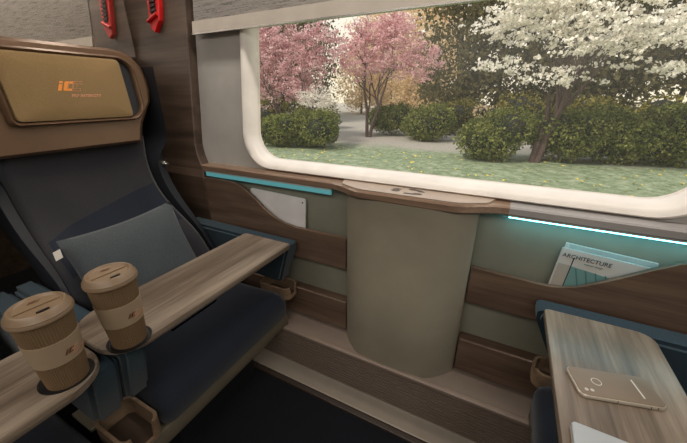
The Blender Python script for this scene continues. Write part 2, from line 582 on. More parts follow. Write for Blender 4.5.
# light strips under the sill
for x0, x1, mt, lab in ((-1.27, -.575, 'led_dim', 'faint cyan light strip under the sill left of the column'), (.04, .735, 'led', 'bright cyan light strip under the sill right of the column')):
    t = thing('light_strip', ((x0+x1)/2, 1.018, .925), lab, 'light strip', 'cyan light strips under the sill')
    bm = NB(); box(bm, x0, x1, 1.006, 1.026, .930, .936); obj('channel', bm, M['alu'], t)
    bm = NB(); box(bm, x0+.002, x1-.002, 1.009, 1.019, .9255 if mt == 'led' else .909, .9315, .002, 2); obj('diffuser', bm, M[mt], t)

# ------------------------------------------------------------------ blind
t = thing('window_blind', up(CX, .60, .03), 'grey woven roller blind half drawn across the top of the window', 'blind')
BX0, BX1 = CX-1.028, CX+1.028
bm = NB(); slab(bm, [(BX0, .585), (BX1, .585), (BX1, 1.19), (BX0, 1.19)], up, .030, .0315)
obj('blind_fabric', bm, M['blind'], t)
bm = NB(); slab(bm, rrect(BX0-.004, BX1+.004, .553, .600, .004, 3), up, .022, .040)
obj('bottom_bar', bm, M['alu'], t)
bm = NB(); slab(bm, rrect(BX0-.004, BX1+.004, .549, .554, .001, 2), up, .024, .043)
obj('bar_edge', bm, M['chrome'], t)

# ------------------------------------------------------------------ emergency hammer
hx = -1.522; hu = .016
def uh(a, b, d=0): return up(a, b+hu, d+.023)
t = thing('emergency_hammer', up(hx, .60, .045), 'red emergency hammer in its slotted holder on the dark wood pillar', 'emergency hammer')
bm = NB()
slab(bm, [(hx-.035, .80), (hx+.05, .80), (hx+.05, .655), (hx+.042, .60), (hx+.004, .555), (hx-.022, .57), (hx-.030, .64)], uh, .022, .045, .004)
obj('holder', bm, M['red'], t)
bm = NB()
slab(bm, [(hx-.012, .80), (hx+.026, .80), (hx+.026, .625), (hx-.004, .625), (hx-.012, .64)], uh, .044, .047)
for k in range(9):
    h = .635+k*.018
    slab(bm, [(hx-.008, h), (hx+.03, h+.003), (hx+.03, h+.010), (hx-.008, h+.007)], uh, .046, .052)
obj('grip', bm, M['slot_dark'], t)
bm = NB(); tube(bm, [uh(hx-.028, .60, .05), uh(hx+.038, .625, .05)], .008, 10)
obj('hammer_head', bm, M['red'], t, True)

# glass partition behind the seats, mirror-like in this light
bm = NB(); box(bm, -1.712, -1.70, -.9, 1.065, 1.44, 2.19, .002, 1)
tag(recenter(obj('glass_partition', bm, M['mirror'])), 'reflective glass partition above the seat backs, mirroring the pillar and red hammer', 'partition')

# ------------------------------------------------------------------ seats
def mkseat(sx, cy, label, left=True, group='passenger seats', wall=True, logo=True, simple=False):
    """window or aisle seat; cy = middle of the seat; sx mirrors x about the column"""
    def X(x): return x if left else -.548-x
    def F(a): return (X(a[0]), a[1], a[2])
    root = thing('passenger_seat', (X(-1.0), cy, 0), label, 'seat', group)
    def put(name, bm, mat, smooth=True, sharp=40, parent=None):
        for v in bm.verts: v.co = Vector(F(v.co))
        return obj(name, bm, mat, parent or root, smooth, sharp)
    # backrest: rings up the height; edge profile (side view) and the hollow between the bolsters
    edge = [(-.99, .36), (-1.03, .42), (-1.08, .50), (-1.15, .605), (-1.195, .69), (-1.245, .735), (-1.305, .778), (-1.36, .825), (-1.398, .877), (-1.425, .94), (-1.435, 1.0), (-1.425, 1.07), (-1.415, 1.11)]
    def lut(P_, z):
        for (xa, za), (xb, zb) in zip(P_, P_[1:]):
            if z <= zb: return xa+(xb-xa)*(max(z, za)-za)/(zb-za)
        return P_[-1][0]
    def bx(z): return sum(lut(edge, z+k*.02) for k in (-2, -1, 0, 1, 2))/5
    def wing(z): return .012+.055*(1-sstep((z-.70)/.22))
    hwf = lambda z: .236+.022*(1-sstep((z-.55)/.35))
    bm = NB(); L = []
    zs = [.36+.745*i/30 for i in range(31)]
    edgeR = []
    for z in zs:
        hw = hwf(z); b0 = bx(z); w = wing(z)
        ring = []
        for j in range(41):
            u = -1+2*j/40
            g = sstep((abs(u)-.50)/.42)
            e = max(0, (abs(u)-.94)/.06)
            ring.append((b0-w*(1-g)-.02*e*e, cy+hw*u, z))
        edgeR.append((b0+.001, cy+hw*.965, z))
        ring += [(b0-.11, cy+hw, z), (b0-.11, cy-hw, z)]
        L.append(ring)
    rings = loft(bm, L)
    br = put('backrest', bm, M['back_cloth'], True, 60)
    bm = NB(); tube(bm, edgeR, .003, 6); put('piping', bm, M['piping'], parent=br)
    # bluer lower back; the slanting shadow is painted into this band's shape and colour
    bm = NB(); L = []
    for i in range(9):
        zz = i/8
        ring = []
        for j in range(31):
            u = -.93+1.86*j/30
            z = (.70+.05*(u+1)*.5) + zz*(.10+.055*(u+1)*.5)
            g = sstep((abs(u)-.50)/.42)
            bulge = .006*math.sin(PI*zz)
            ring.append((bx(z)-wing(z)*(1-g)+.001+bulge, cy+hwf(z)*u, z))
        L.append(ring)
    loft(bm, L, False, False, closed=False)
    put('lumbar_shade_band', bm, M['navy'], True, 60)
    # outer shell, U shaped in plan, wrapping the fabric
    bm = NB(); L = []
    for i in range(34):
        z = .36+1.02*i/33
        b0 = bx(z); hi = hwf(z)+.001+(.298-.237)*sstep((z-.98)/.12); ho = max(.283, hi+.012)
        xf = b0+.045*sstep((z-.66)/.2)+.012
        xl = b0-.03
        L.append([(xl, cy-hi-.002, z), (xl-.04, cy-hi, z), (b0-.105, cy-hi, z), (b0-.105, cy+hi, z), (xf-.07, cy+hi, z), (xf, cy+hi+.004, z),
                  (xf-.006, cy+ho-.006, z), (xf-.02, cy+ho, z), (b0-.15, cy+ho, z), (b0-.17, cy+ho-.02, z), (b0-.17, cy-ho+.02, z), (b0-.15, cy-ho+.01, z), (xl-.02, cy-ho+.012, z), (xl-.006, cy-ho+.016, z)])
    loft(bm, L); put('seat_shell', bm, M['shell_dark'], True, 50)
    if wall:
        bm = NB(); tube(bm, [(-1.385, cy+.268, .985), (-1.368, cy+.268, .985)], .010, 14)
        tube(bm, [(-1.37, cy+.268, .985), (-1.358, cy+.272, .978), (-1.352, cy+.276, .985)], .006, 10)
        put('coat_hook', bm, M['chrome'])
    # headrest shell
    def hx_(z): return -1.382-.09*(z-1.09)
    half = [(.205, 1.085), (.215, 1.12), (.232, 1.16), (.262, 1.205), (.288, 1.245), (.298, 1.285), (.298, 1.33), (.288, 1.375), (.262, 1.412), (.225, 1.430), (.18, 1.437)]
    out = [(cy+a, z) for a, z in half] + [(cy-a-.05*(1-sstep((z-1.2)/.15)), z) for a, z in half[::-1]]
    def hp(a, b, t): return (hx_(b)+t, a, b)
    bm = NB(); slab(bm, out, hp, -.075, .0, .016)
    hs = put('headrest_shell', bm, M['bronze'], True, 35)
    # dark inset behind the loop, bronze loop and tan pad
    bm = NB(); slab(bm, rrect(cy-.185, cy+.234, 1.182, 1.404, [.02, .06, .06, .02], 8), hp, -.01, .006)
    put('headrest_inset', bm, M['shell_dark'], False, parent=None)
    bm = NB()
    loop = rrect(cy-.19, cy+.240, 1.176, 1.410, [.02, .065, .065, .02], 8)
    L = []
    n = len(loop)
    ins = rrect(cy-.178, cy+.226, 1.188, 1.398, [.014, .05, .05, .014], 8)
    L = [[hp(a, b, -.002) for a, b in loop], [hp(a, b, .02) for a, b in loop], [hp(a*.5+c*.5, b*.5+d*.5, .026) for (a, b), (c, d) in zip(loop, ins)],
         [hp(a, b, .02) for a, b in ins], [hp(a, b, -.002) for a, b in ins]]
    loft(bm, L, False, False)
    put('headrest_loop', bm, M['bronze'], True, 60)
    bm = NB()
    ol = rrect(cy-.176, cy+.186, 1.190, 1.397, .016, 6)
    mid = ((cy+.02), 1.293)
    L = []
    for s, t_ in ((1, .004), (1, .018), (.985, .024), (.9, .028), (.5, .031), (.05, .032)):
        L.append([hp(mid[0]+(a-mid[0])*s, mid[1]+(b-mid[1])*s, t_) for a, b in ol])
    loft(bm, L)
    pad = put('headrest_pad', bm, M['pad_tan'], True, 50)
    if logo:
        def lf(a, b, t): return (lambda p: (X(p[0]), p[1], p[2]))(hp(cy-.045+a if left else cy+.045-a, 1.284+b, .0318+t))
        rail_logo(lf, .030, M['orange'], M['ink_pale'], pad)
        def tf(a, b, t): return (lambda p: (X(p[0]), p[1], p[2]))(hp(cy-.012+a if left else cy+.012-a, 1.264+b, .0318+t))
        text_obj('logo_lettering', 'PKP INTERCITY', .0135, M['ink_pale'], tf, pad, .3, bold=.0004)
    # cushion
    bm = NB(); L = []
    ox, oy, hx2, hy2 = -.985, cy+.012, .228, .302
    for (ins, z) in ((.012, .338), (.0, .350), (.0, .405), (.004, .425), (.014, .443), (.032, .456), (.06, .463), (.12, .467), (.2, .468)):
        L.append([(a, b, z-.02*sstep((-a-.85)/.35)) for a, b in rrect(ox-hx2+ins, ox+hx2-ins, oy-hy2+ins, oy+hy2-ins, .034, 8)])
    loft(bm, L); put('seat_cushion', bm, M['navy'], True, 60)
    # frame beam and pedestal
    bm = NB(); box(bm, -.805, -.766, cy-(.40 if wall else .30), cy+(.315 if wall else .298), .275, .337, .008, 2)
    put('seat_beam', bm, M['seat_frame'])
    bm = NB(); box(bm, -1.19, -.80, cy-.265, cy+.265, .29, .336)
    put('seat_pan', bm, M['seat_base'], False)
    bm = NB(); box(bm, -1.14, -.90, cy-.20, cy+.20, 0, .30, .01, 2)
    put('pedestal', bm, M['seat_base'])
    return root, X, put

def armrest(put, y0, y1, mat='teal_blue', ztop=.693, dx=0):
    bm = NB()
    pts = [(-1.34, .52), (-.80, .505), (-.782, .513), (-.735+dx, ztop-.03), (-.735+dx, ztop-.008), (-.745+dx, ztop), (-1.34, ztop)]
    slab(bm, pts, lambda a, b, t: (a, t, b), y0, y1)
    bmesh.ops.bevel(bm, geom=[e for e in bm.edges if abs(e.verts[0].co.y-e.verts[1].co.y) < 1e-6], offset=.011, segments=4, affect='EDGES')
    return put('armrest', bm, M[mat], True, 50)

def bowl(put, y0, y1, x0=-.90, x1=-.755, z0=.40, z1=.462):
    """small open wooden tray with a notch in its front rim"""
    bm = NB()
    o = rrect(x0, x1, y0, y1, .03, 6); i_ = rrect(x0+.009, x1-.009, y0+.009, y1-.009, .022, 6)
    n = len(o)
    ym = (y0+y1)/2
    def top(p):   # notch dips the rim at the front
        return z1 if (p[0] < x1-.02 or abs(p[1]-ym) > (y1-y0)*.22) else z0+.012
    A = [bm.verts.new((a, b, z0)) for a, b in o]; B = [bm.verts.new((a, b, top((a, b)))) for a, b in o]
    D = [bm.verts.new((a, b, top(q))) for (a, b), q in zip(i_, o)]; E_ = [bm.verts.new((a, b, z0+.006)) for a, b in i_]
    for R1, R2 in ((A, B), (B, D), (D, E_)):
        for k in range(n):
            j = (k+1) % n; bm.faces.new((R1[k], R1[j], R2[j], R2[k]))
    bm.faces.new(A[::-1]); bm.faces.new(E_)
    tr = put('storage_tray', bm, M['wood_bowl'], True, 35)
    bm = NB(); slab(bm, rrect(x0+.012, x1-.012, y0+.012, y1-.012, .02, 5), lambda a, b, t: (a, b, t), z0+.006, z0+.0085)
    put('tray_liner', bm, M['liner'], False, parent=tr)
    return tr

cyA = .61
rootA, XA, putA = mkseat(1, cyA, 'window passenger seat with navy cushion, dark backrest and tan headrest pad, cushion leaning on it')
armrest(putA, .262, .322); armrest(putA, .908, .988)
bowl(putA, .203, .310, -.905, -.748, .355, .42); bowl(putA, .905, .994, -.915, -.745, .42, .475)
bm = NB(); box(bm, -1.0, -.895, .196, .222, .392, .404, .002, 1); putA('bracket', bm, M['seat_frame'])
rootB, XB, putB = mkseat(1, -.135, 'aisle passenger seat at the left edge under the nearer coffee cup', logo=False, wall=False)
armrest(putB, .186, .254)
rootC, XC, putC = mkseat(1, cyA, 'passenger seat facing the others at the right, mostly under the table with the phone', left=False, logo=True)
armrest(putC, .262, .322); armrest(putC, .908, .988, dx=.024)
bowl(putC, .905, .994, -.915, -.745, .42, .475)

# ------------------------------------------------------------------ tray tables
def tray_table(x0, x1, y0, y1, radii, label, holder=None):
    t = thing('tray_table', ((x0+x1)/2, (y0+y1)/2, .70), label, 'tray table', 'wooden tray tables')
    bm = NB(); slab(bm, rrect(x0, x1, y0, y1, radii, 10), lambda a, b, c: (a, b, c), .7005, .720, .003)
    obj('table_top', bm, M['wood_table'], t, True, 30)
    bm = NB(); slab(bm, rrect(x0+.035, x1-.035, y0+.035, y1-.035, [max(r-.03, .002) for r in radii], 8), lambda a, b, c: (a, b, c), .694, .7008)
    obj('underside', bm, M['shell_dark'], t)
    if holder:
        bm = NB(); lathe(bm, [(.0475, .7195), (.0475, .7212), (.0440, .7212), (.0430, .7204), (.001, .7204)], holder[0], holder[1], 48)
        obj('cup_recess', bm, M['black'], t)
    return t
tray_table(-.938, -.700, .236, .897, [.085, .085, .012, .012], 'long wooden tray table across the window seat, holding the farther cup', (-.736, .290))
tray_table(-.925, -.685, -.42, .226, [.012, .012, .085, .085], 'wooden tray table at the left edge, holding the nearer cup', (-.744, .165))
tray_table(.171, .402, .25, .893, [.08, .08, .035, .012], 'wooden tray table at the right with a phone and a laptop on it')

# ------------------------------------------------------------------ coffee cups
def cup(cx, cy, h, s, label):
    z0 = .7205
    t = thing('coffee_cup', (cx, cy, z0), label, 'coffee cup', 'takeaway coffee cups')
    rb, rt = .037*s, .050*s
    def R_(z): return rb+(rt-rb)*(z/h)
    N = 120
    bm = NB()
    rib = .0007
    ks = [0, .004] + [h*.02+h*.90*i/12 for i in range(13)]
    lathe(bm, [(R_(0)-.002, z0)]+[(R_(z), z0+z, rib) for z in ks]+[(R_(h*.92)-.001, z0+h*.925)], cx, cy, N)
    obj('cup_body', bm, M['kraft'], t, True, 25)
    bm = NB()
    a, b = h*.34, h*.64
    lathe(bm, [(R_(a), z0+a), (R_(a)+.0018, z0+a), (R_(b)+.0018, z0+b), (R_(b), z0+b)], cx, cy, 72, capb=False, capt=False)
    band = obj('cup_band', bm, M['kraft_band'], t, True, 40)
    ang0 = math.atan2(-cy, -cx)+.18
    def cf(u, v, w):
        zz = h*.44+v; r = R_(zz)+.0020+w
        an = ang0+u/r
        return (cx+r*math.cos(an), cy+r*math.sin(an), z0+zz)
    rail_logo(cf, .0115*s, M['brown_ink'], M['ink_pale'], band)
    def cf2(u, v, w): return cf(u+.012, v-.009, w)
    text_obj('lettering', 'PKP INTERCITY', .006, M['ink_pale'], cf2, band, .3)
    L0 = h*.90; bm = NB(); rl = rt+.004*s
    lathe(bm, [(rl-.002, z0+L0), (rl, z0+L0+.002), (rl+.0005, z0+L0+.006), (rl-.001, z0+L0+.009), (rl-.0005, z0+L0+.011), (rl-.003, z0+L0+.0145),
               (rl-.006, z0+L0+.021), (rl-.009, z0+L0+.0235), (rl-.012, z0+L0+.0235), (rl-.0135, z0+L0+.0215), (rl-.016, z0+L0+.0195), (.001, z0+L0+.0195)], cx, cy, 72)
    lid = obj('cup_lid', bm, M['lid'], t, True, 35)
    zt = z0+L0+.0197
    d = -.05
    def rot(u, v): return (cx+u*math.cos(d)-v*math.sin(d), cy+u*math.sin(d)+v*math.cos(d))
    bm = NB(); slab(bm, rrect(.026*s, .0325*s, -.010, .010, .003, 5), lambda a, b, c: (*rot(a, b), c), zt+.0008, zt+.0022)
    obj('sip_hole', bm, M['black'], lid)
    bm = NB(); slab(bm, rrect(.0015, .004, -.036*s, .036*s, .001, 3), lambda a, b, c: (*rot(a, b), c), zt, zt+.0014)
    obj('lid_ridge', bm, M['kraft'], lid)
    ca = math.atan2(-cy, -cx)+PI/2
    def lf(u, v, w): return (cx-.017+u*math.cos(ca)-v*math.sin(ca)-.01*math.cos(ca), cy+.002+u*math.sin(ca)+v*math.cos(ca)-.01*math.sin(ca), zt+w)
    rail_logo(lf, .008*s, M['brown_ink'], M['brown_ink'], lid)
    return t
cup(-.734, .290, .184, .95, 'brown paper coffee cup with lid on the window seat table, the farther of two')
cup(-.738, .165, .178, .95, 'brown paper coffee cup with lid on the aisle table, the nearer of two')

# ------------------------------------------------------------------ pillow on the seat
def pillow():
    t = thing('throw_cushion', (-1.08, .57, .47), 'blue grey square cushion with a small white tag leaning against the seat back', 'cushion')
    # corners: TL, TR, BR, BL
    TL, TR = Vector((-1.235, .372, .832)), Vector((-1.20, .745, .862))
    BR, BL = Vector((-1.06, .77, .50)), Vector((-1.085, .36, .49))
    nrm = (TR-TL).cross(BL-TL); nrm.normalize()
    if nrm.x < 0: nrm = -nrm
    N = 22; bm = NB()
    for sgn in (1, -1):
        g = []
        for i in range(N+1):
            row = []
            for j in range(N+1):
                u, v = i/N, j/N
                p = TL.lerp(TR, u).lerp(BL.lerp(BR, u), v)
                c = (TL+TR+BR+BL)/4
                uu, vv = 2*u-1, 2*v-1
                pin = .045*(vv*vv*(1-uu*uu)*0 + (1-abs(uu)**2)*abs(vv)**6 + (1-abs(vv)**2)*abs(uu)**6)
                p = p+(c-p)*pin*1.6
                th = .062*((1-abs(uu)**2.6)*(1-abs(vv)**2.6))**.55
                wr = .003*math.sin(9*uu+4*vv)*(1-uu*uu)*(1-vv*vv)
                row.append(bm.verts.new(p+nrm*sgn*(th+wr)+nrm*.03))
            g.append(row)
        for i in range(N):
            for j in range(N):
                bm.faces.new((g[i][j], g[i+1][j], g[i+1][j+1], g[i][j+1]))
    obj('cushion_cover', bm, M['pillow'], t, True, 80)
    bm = NB()
    q = TL.lerp(BL, .07)+nrm*.034
    ex = Vector((.25, -1, -.1)).normalized(); ez = Vector((-.35, .1, 1)).normalized()
    P4 = [q, q+ex*.022, q+ex*.022-ez*.028, q-ez*.028]
    loft(bm, [P4, [p+nrm*.0015 for p in P4]])
    obj('tag_label', bm, M['white_tag'], t)
pillow()

# ------------------------------------------------------------------ tablet, magazines, phone, laptop
def upright(x0, x1, ztl, ztr, zb, y0, th, r, lean=.02):
    """upright slab in a pocket, top edge sloping from ztl to ztr"""
    w = x1-x0; sl = (ztr-ztl)/w
    def fn(a, b, t): return (a-(b-ztl)*sl*-1*0+(-(b-ztl))*(-sl)*-1, y0+t+(b-zb)/(ztl-zb)*lean, b+sl*(a-x0))
    return fn, rrect(x0, x1, zb, ztl, r, 6)
t = thing('tablet_computer', (-.84, 1.02, .613), 'white tablet computer standing in the left wooden pocket', 'tablet')
fn, pts = upright(-1.015, -.712, .876, .866, .618, 1.019, .008, .012, .012)
bm = NB(); slab(bm, pts, fn, 0, .008, .0015); obj('tablet_body', bm, M['tablet_white'], t, True, 30)
bm = NB(); slab(bm, [( -.7265+.0035*math.cos(k*PI/6), .858+.0035*math.sin(k*PI/6)) for k in range(12)], lambda a, b, c: fn(a, b, c), -.0008, .001)
obj('camera_lens', bm, M['black'], t)
bm = NB(); slab(bm, rrect(-.775, -.752, .872, .8748, .001, 3), lambda a, b, c: fn(a, b, c), .001, .006); obj('button', bm, M['black'], t)

def magazine(x0, x1, ztl, ztr, zb, y0, label, front):
    t = thing('magazine', ((x0+x1)/2, y0, zb), label, 'magazine', 'magazines in the right pocket')
    fn, pts = upright(x0, x1, ztl, ztr, zb, y0, .004, .001, .008)
    bm = NB(); slab(bm, pts, fn, 0, .0055); obj('pages', bm, M['paper'], t)
    return t, fn
t, fn = magazine(.198, .402, .854, .838, .613, 1.018, 'white magazine titled ARCHITECTURE standing in the right wooden pocket', 1)
bm = NB(); slab(bm, [(.235, .815-.012), (.402, .803-.012), (.402, .63), (.235, .63)], fn, -.0006, 0); pic = obj('cover_picture', bm, M['paper_teal'], t)
bm = NB()
for k in range(7):
    x = .245+k*.024
    slab(bm, [(x, .80), (x+.004, .80), (x+.034, .72), (x+.030, .72)], fn, -.0010, -.0005)
obj('picture_lines', bm, M['paper_teal2'], pic)
bm = NB(); slab(bm, [(.202, .805), (.232, .805), (.232, .63), (.202, .63)], fn, -.0006, 0); obj('cover_column', bm, M['paper_beige'], t)
bm = NB(); slab(bm, [(.2325, .832), (.2350, .832), (.2350, .63), (.2325, .63)], fn, -.0011, -.0005); obj('cover_rule', bm, M['ink'], t)
text_obj('cover_title', 'ARCHITECTURE', .0178, M['ink'], lambda a, b, c: fn(.204+a*.93, .828+b, -.0008-c), t, 0)
text_obj('cover_subtitle', 'interior design', .0075, M['paper_teal2'], lambda a, b, c: fn(.262+a, .817+b, -.0008-c), t, 0)
t, fn = magazine(.206, .418, .866, .850, .613, 1.030, 'pale teal magazine standing behind the one titled ARCHITECTURE', 0)
bm = NB(); slab(bm, [(.216, .8645), (.416, .8645), (.416, .70), (.216, .70)], fn, -.0006, 0); obj('cover_picture', bm, M['paper_pale'], t)

def flat(cx, cy, ang):
    c, s = math.cos(ang), math.sin(ang)
    return lambda a, b, t: (cx+a*c-b*s, cy+a*s+b*c, t)
t = thing('smartphone', (.277, .652, .7205), 'bronze smartphone with a pale ring logo lying face down on the right table', 'smartphone')
f_ = flat(.274, .654, math.radians(15))
bm = NB(); slab(bm, rrect(-.073, .073, -.036, .036, .011, 6), f_, .7205, .7285, .0015); obj('phone_edge', bm, M['phone_edge'], t, True, 30)
bm = NB(); slab(bm, rrect(-.0715, .0715, -.0345, .0345, .010, 6), f_, .728, .7296); bk = obj('phone_back', bm, M['phone_back'], t)
bm = NB()
tube(bm, [f_(-.030+.0085*math.cos(k*PI/16), .002+.0085*math.sin(k*PI/16), .7297) for k in range(32)], .0008, 5, closed=True)
obj('ring_logo', bm, M['white_tag'], bk)
bm = NB(); slab(bm, rrect(.040, .0425, -.022, .022, .001, 3), f_, .7296, .7301); obj('printed_line', bm, M['white_tag'], bk)
bm = NB(); 
for dx in (0, .010):
    tube(bm, [f_(-.058+dx, -.022, .7294), f_(-.058+dx, -.022, .7304)], .0034, 16)
obj('camera_lens', bm, M['phone_edge'], bk)
for a in (.045, .056, -.01):
    bm = NB(); slab(bm, rrect(a, a+.0012, -.0365, -.034, .0003, 2), f_, .722, .727)
    obj('antenna_band', bm, M['ink'], t)
t = thing('laptop', (.272, .43, .7205), 'pale grey closed laptop at the near end of the right table', 'laptop')
f_ = flat(.277, .432, math.radians(-2))
bm = NB(); slab(bm, rrect(-.094, .112, -.13, .09, .008, 6), f_, .7205, .7265, .0015); obj('laptop_base', bm, M['phone_edge'], t, True, 30)
bm = NB(); slab(bm, rrect(-.094, .112, -.13, .09, .008, 6), f_, .7272, .7335, .0015); obj('laptop_lid', bm, M['laptop'], t, True, 30)

# ------------------------------------------------------------------ outdoors
GZ = -1.0
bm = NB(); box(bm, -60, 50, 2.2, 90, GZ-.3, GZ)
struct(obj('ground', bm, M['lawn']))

def leaf_cloud(n, sampler, size, jitter=.5, elong=1.0, up_bias=0.0):
    V, Fc = [], []
    for _ in range(n):
        p = sampler()
        a = random.uniform(0, 2*PI); z = random.uniform(-1, 1)
        nr = Vector((math.cos(a)*math.sqrt(1-z*z), math.sin(a)*math.sqrt(1-z*z), z+up_bias)).normalized()
        t1 = nr.orthogonal().normalized(); t1.rotate(Matrix.Rotation(random.uniform(0, 2*PI), 3, nr)); t2 = nr.cross(t1)
        s = size*random.uniform(1-jitter, 1+jitter)
        i = len(V)
        V += [p-t1*s*elong, p-t2*s*.6+t1*s*.1, p+t1*s*elong, p+t2*s*.6+t1*s*.1]
        Fc.append((i, i+1, i+2, i+3))
    return V, Fc

def bush(x, y, w, h, label, mat='leaf_bush', n=2600, group='bushes outside the window', leaf=.05, cat='bush'):
    t = thing('garden_bush', (x, y, GZ), label, cat, group)
    lumps = [(Vector((random.uniform(-.55, .55)*w*.5, random.uniform(-.4, .4)*w*.5, h*random.uniform(.35, .72))), random.uniform(.26, .42)*min(w, h)) for _ in range(9)]
    lumps += [(Vector((0, 0, h*.45)), min(w, h)*.42)]
    base = Vector((x, y, GZ))
    def smp():
        c, r = random.choice(lumps)
        while True:
            d = Vector((random.gauss(0, 1), random.gauss(0, 1), random.gauss(0, 1))).normalized()
            q = c+Vector((d.x*r*1.25, d.y*r*1.15, d.z*r))*random.uniform(.8, 1.14)
            if q.z > .03: return base+q
    V, Fc = leaf_cloud(n, smp, leaf)
    raw('leaves', V, Fc, M[mat], t)
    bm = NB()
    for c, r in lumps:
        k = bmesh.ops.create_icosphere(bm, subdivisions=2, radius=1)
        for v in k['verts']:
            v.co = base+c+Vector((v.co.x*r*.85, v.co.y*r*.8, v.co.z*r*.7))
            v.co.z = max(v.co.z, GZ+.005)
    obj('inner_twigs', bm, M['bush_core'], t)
    return t

def branchy(bm, p, d, L, r, depth, tips, spread=.5, seglen=5):
    path = [p.copy()]; q = p.copy(); dd = d.copy()
    for i in range(seglen):
        dd = (dd+Vector((random.uniform(-1, 1), random.uniform(-1, 1), random.uniform(-.3, .6)))*.16).normalized()
        q = q+dd*L/seglen; path.append(q.copy())
    tube(bm, path, [r*(1-.45*i/seglen) for i in range(seglen+1)], 7)
    tips.append((path[-1], depth))
    if depth > 0:
        for k in range(3):
            s = path[random.randint(seglen//2, seglen)]
            nd = (dd+Vector((random.uniform(-1, 1), random.uniform(-1, 1), random.uniform(-.35, .7)))*spread*1.4).normalized()
            branchy(bm, s, nd, L*.72, r*.52, depth-1, tips, spread)

def blossom_tree(x, y, label, mat, stems, L, r, crowns, n, leaf, cat='tree', spread=.55, bark='bark', group='blossoming trees outside the window', stemd=None, spray=24, puff=.13):
    t = thing('blossom_tree', (x, y, GZ), label, cat, group)
    bm = NB(); tips = []
    for k in range(stems):
        o = Vector((x+(k-(stems-1)/2)*.16, y, GZ))
        d = stemd[k] if stemd else Vector(((k-(stems-1)/2)*.22, 0, 1))
        branchy(bm, o, Vector(d).normalized(), L, r, 3, tips, spread)
    obj('trunk', bm, M[bark], t, True, 60)
    ws = [c[3]*c[4]*c[5] for c in crowns]
    # twig clusters keep the crown broken up instead of an even ball
    cl = []
    for _ in range(n//spray):
        c = random.choices(crowns, ws)[0]
        while True:
            u = Vector((random.uniform(-1, 1), random.uniform(-1, 1), random.uniform(-1, 1)))
            if u.length < 1: break
        u = u*(.55+.45*random.random())/max(u.length, .3)*u.length if u.length > .01 else u
        cl.append((Vector((c[0]+u.x*c[3], c[1]+u.y*c[4], c[2]+u.z*c[5])), random.uniform(.5, 1.3)*puff))
    def smp():
        p, s = random.choice(cl)
        return p+Vector((random.gauss(0, 1)*s*1.1, random.gauss(0, 1)*s, random.gauss(0, 1)*s*.45))
    V, Fc = leaf_cloud(n, smp, leaf, .45, .8, .6)
    raw('blossom', V, Fc, M[mat], t)
    return t

# bushes  (x, y, width, height)
for i, (x, y, w, h, lab) in enumerate([
        (-9.6, 12.3, 2.6, 1.55, 'round green bush at the left window edge, under the dense pink tree'),
        (-8.1, 12.6, 2.2, 1.6, 'green bush second from the left window edge, beside the bare gravel'),
        (-6.4, 18.9, 2.7, 1.75, 'green bush just right of the two-stemmed pink tree'),
        (-4.2, 17.2, 2.9, 1.9, 'broad green bush in the middle, beside the open lawn gap'),
        (-.55, 13.0, 1.95, 1.78, 'free-standing round green bush left of the white tree trunk'),
        (1.75, 13.9, 2.2, 1.75, 'green bush directly right of the white tree trunk'),
        (3.3, 14.2, 2.3, 1.8, 'green bush second to the right of the white tree trunk'),
        (5.1, 14.8, 2.4, 2.0, 'green bush near the right window edge'),
        (7.2, 15.2, 2.6, 2.1, 'green bush at the far right window edge')]):
    bush(x, y, w, h, lab, n=8500, leaf=.06)
for i, (x, y, w) in enumerate([(-2.6, 21.5, 3.4), (0.4, 20.5, 3.4), (3.2, 20.0, 3.2), (6.0, 19.5, 3.4), (9.2, 19.5, 3.6), (-16.5, 19.5, 4.5), (-12.8, 20.5, 3.6)]):
    bush(x, y, w, 2.3, ['olive hedge bush behind the middle of the lawn', 'olive hedge bush behind the free-standing round bush', 'olive hedge bush behind the white tree trunk', 'olive hedge bush behind the right bushes',
         'olive hedge bush behind the far right bush', 'olive hedge bush behind the leftmost bush', 'olive hedge bush behind the dense pink tree'][i], 'leaf_hedge', 2600, 'hedge bushes at the back', .08, 'bush')

blossom_tree(-7.3, 17.3, 'slender two-stemmed tree with pink blossom in the middle of the view', 'pink', 2, 2.6, .11,
             [(-7.8, 17.3, 3.3, 2.1, 1.5, 1.7), (-5.9, 17.3, 3.6, 1.9, 1.4, 1.7), (-4.6, 17.5, 2.9, 1.5, 1.0, 1.2), (-6.8, 17.4, 4.4, 2.2, 1.2, 1.0)], 17000, .06,
             stemd=[(-.16, 0, 1), (.22, 0, 1)])
blossom_tree(-11.8, 14.8, 'dense deep pink blossoming tree at the left window edge', 'pink_deep', 1, 2.4, .13,
             [(-12.4, 14.8, 2.3, 2.2, 1.6, 2.0), (-10.3, 14.6, 2.6, 1.8, 1.4, 1.7), (-9.8, 14.4, 1.4, 1.4, 1.0, .9), (-11.2, 14.8, 4.0, 2.6, 1.3, 1.3), (-9.0, 14.9, 3.5, 1.7, 1.2, 1.6), (-12.6, 14.8, 3.4, 2.0, 1.2, 1.8)], 26000, .058)
blossom_tree(-8.9, 13.9, 'small white blossoming tree between the two pink trees', 'white_blossom', 1, 1.6, .07,
             [(-8.7, 13.9, 1.15, 1.15, .9, .7), (-7.9, 13.7, .75, .8, .7, .45)], 4200, .035)
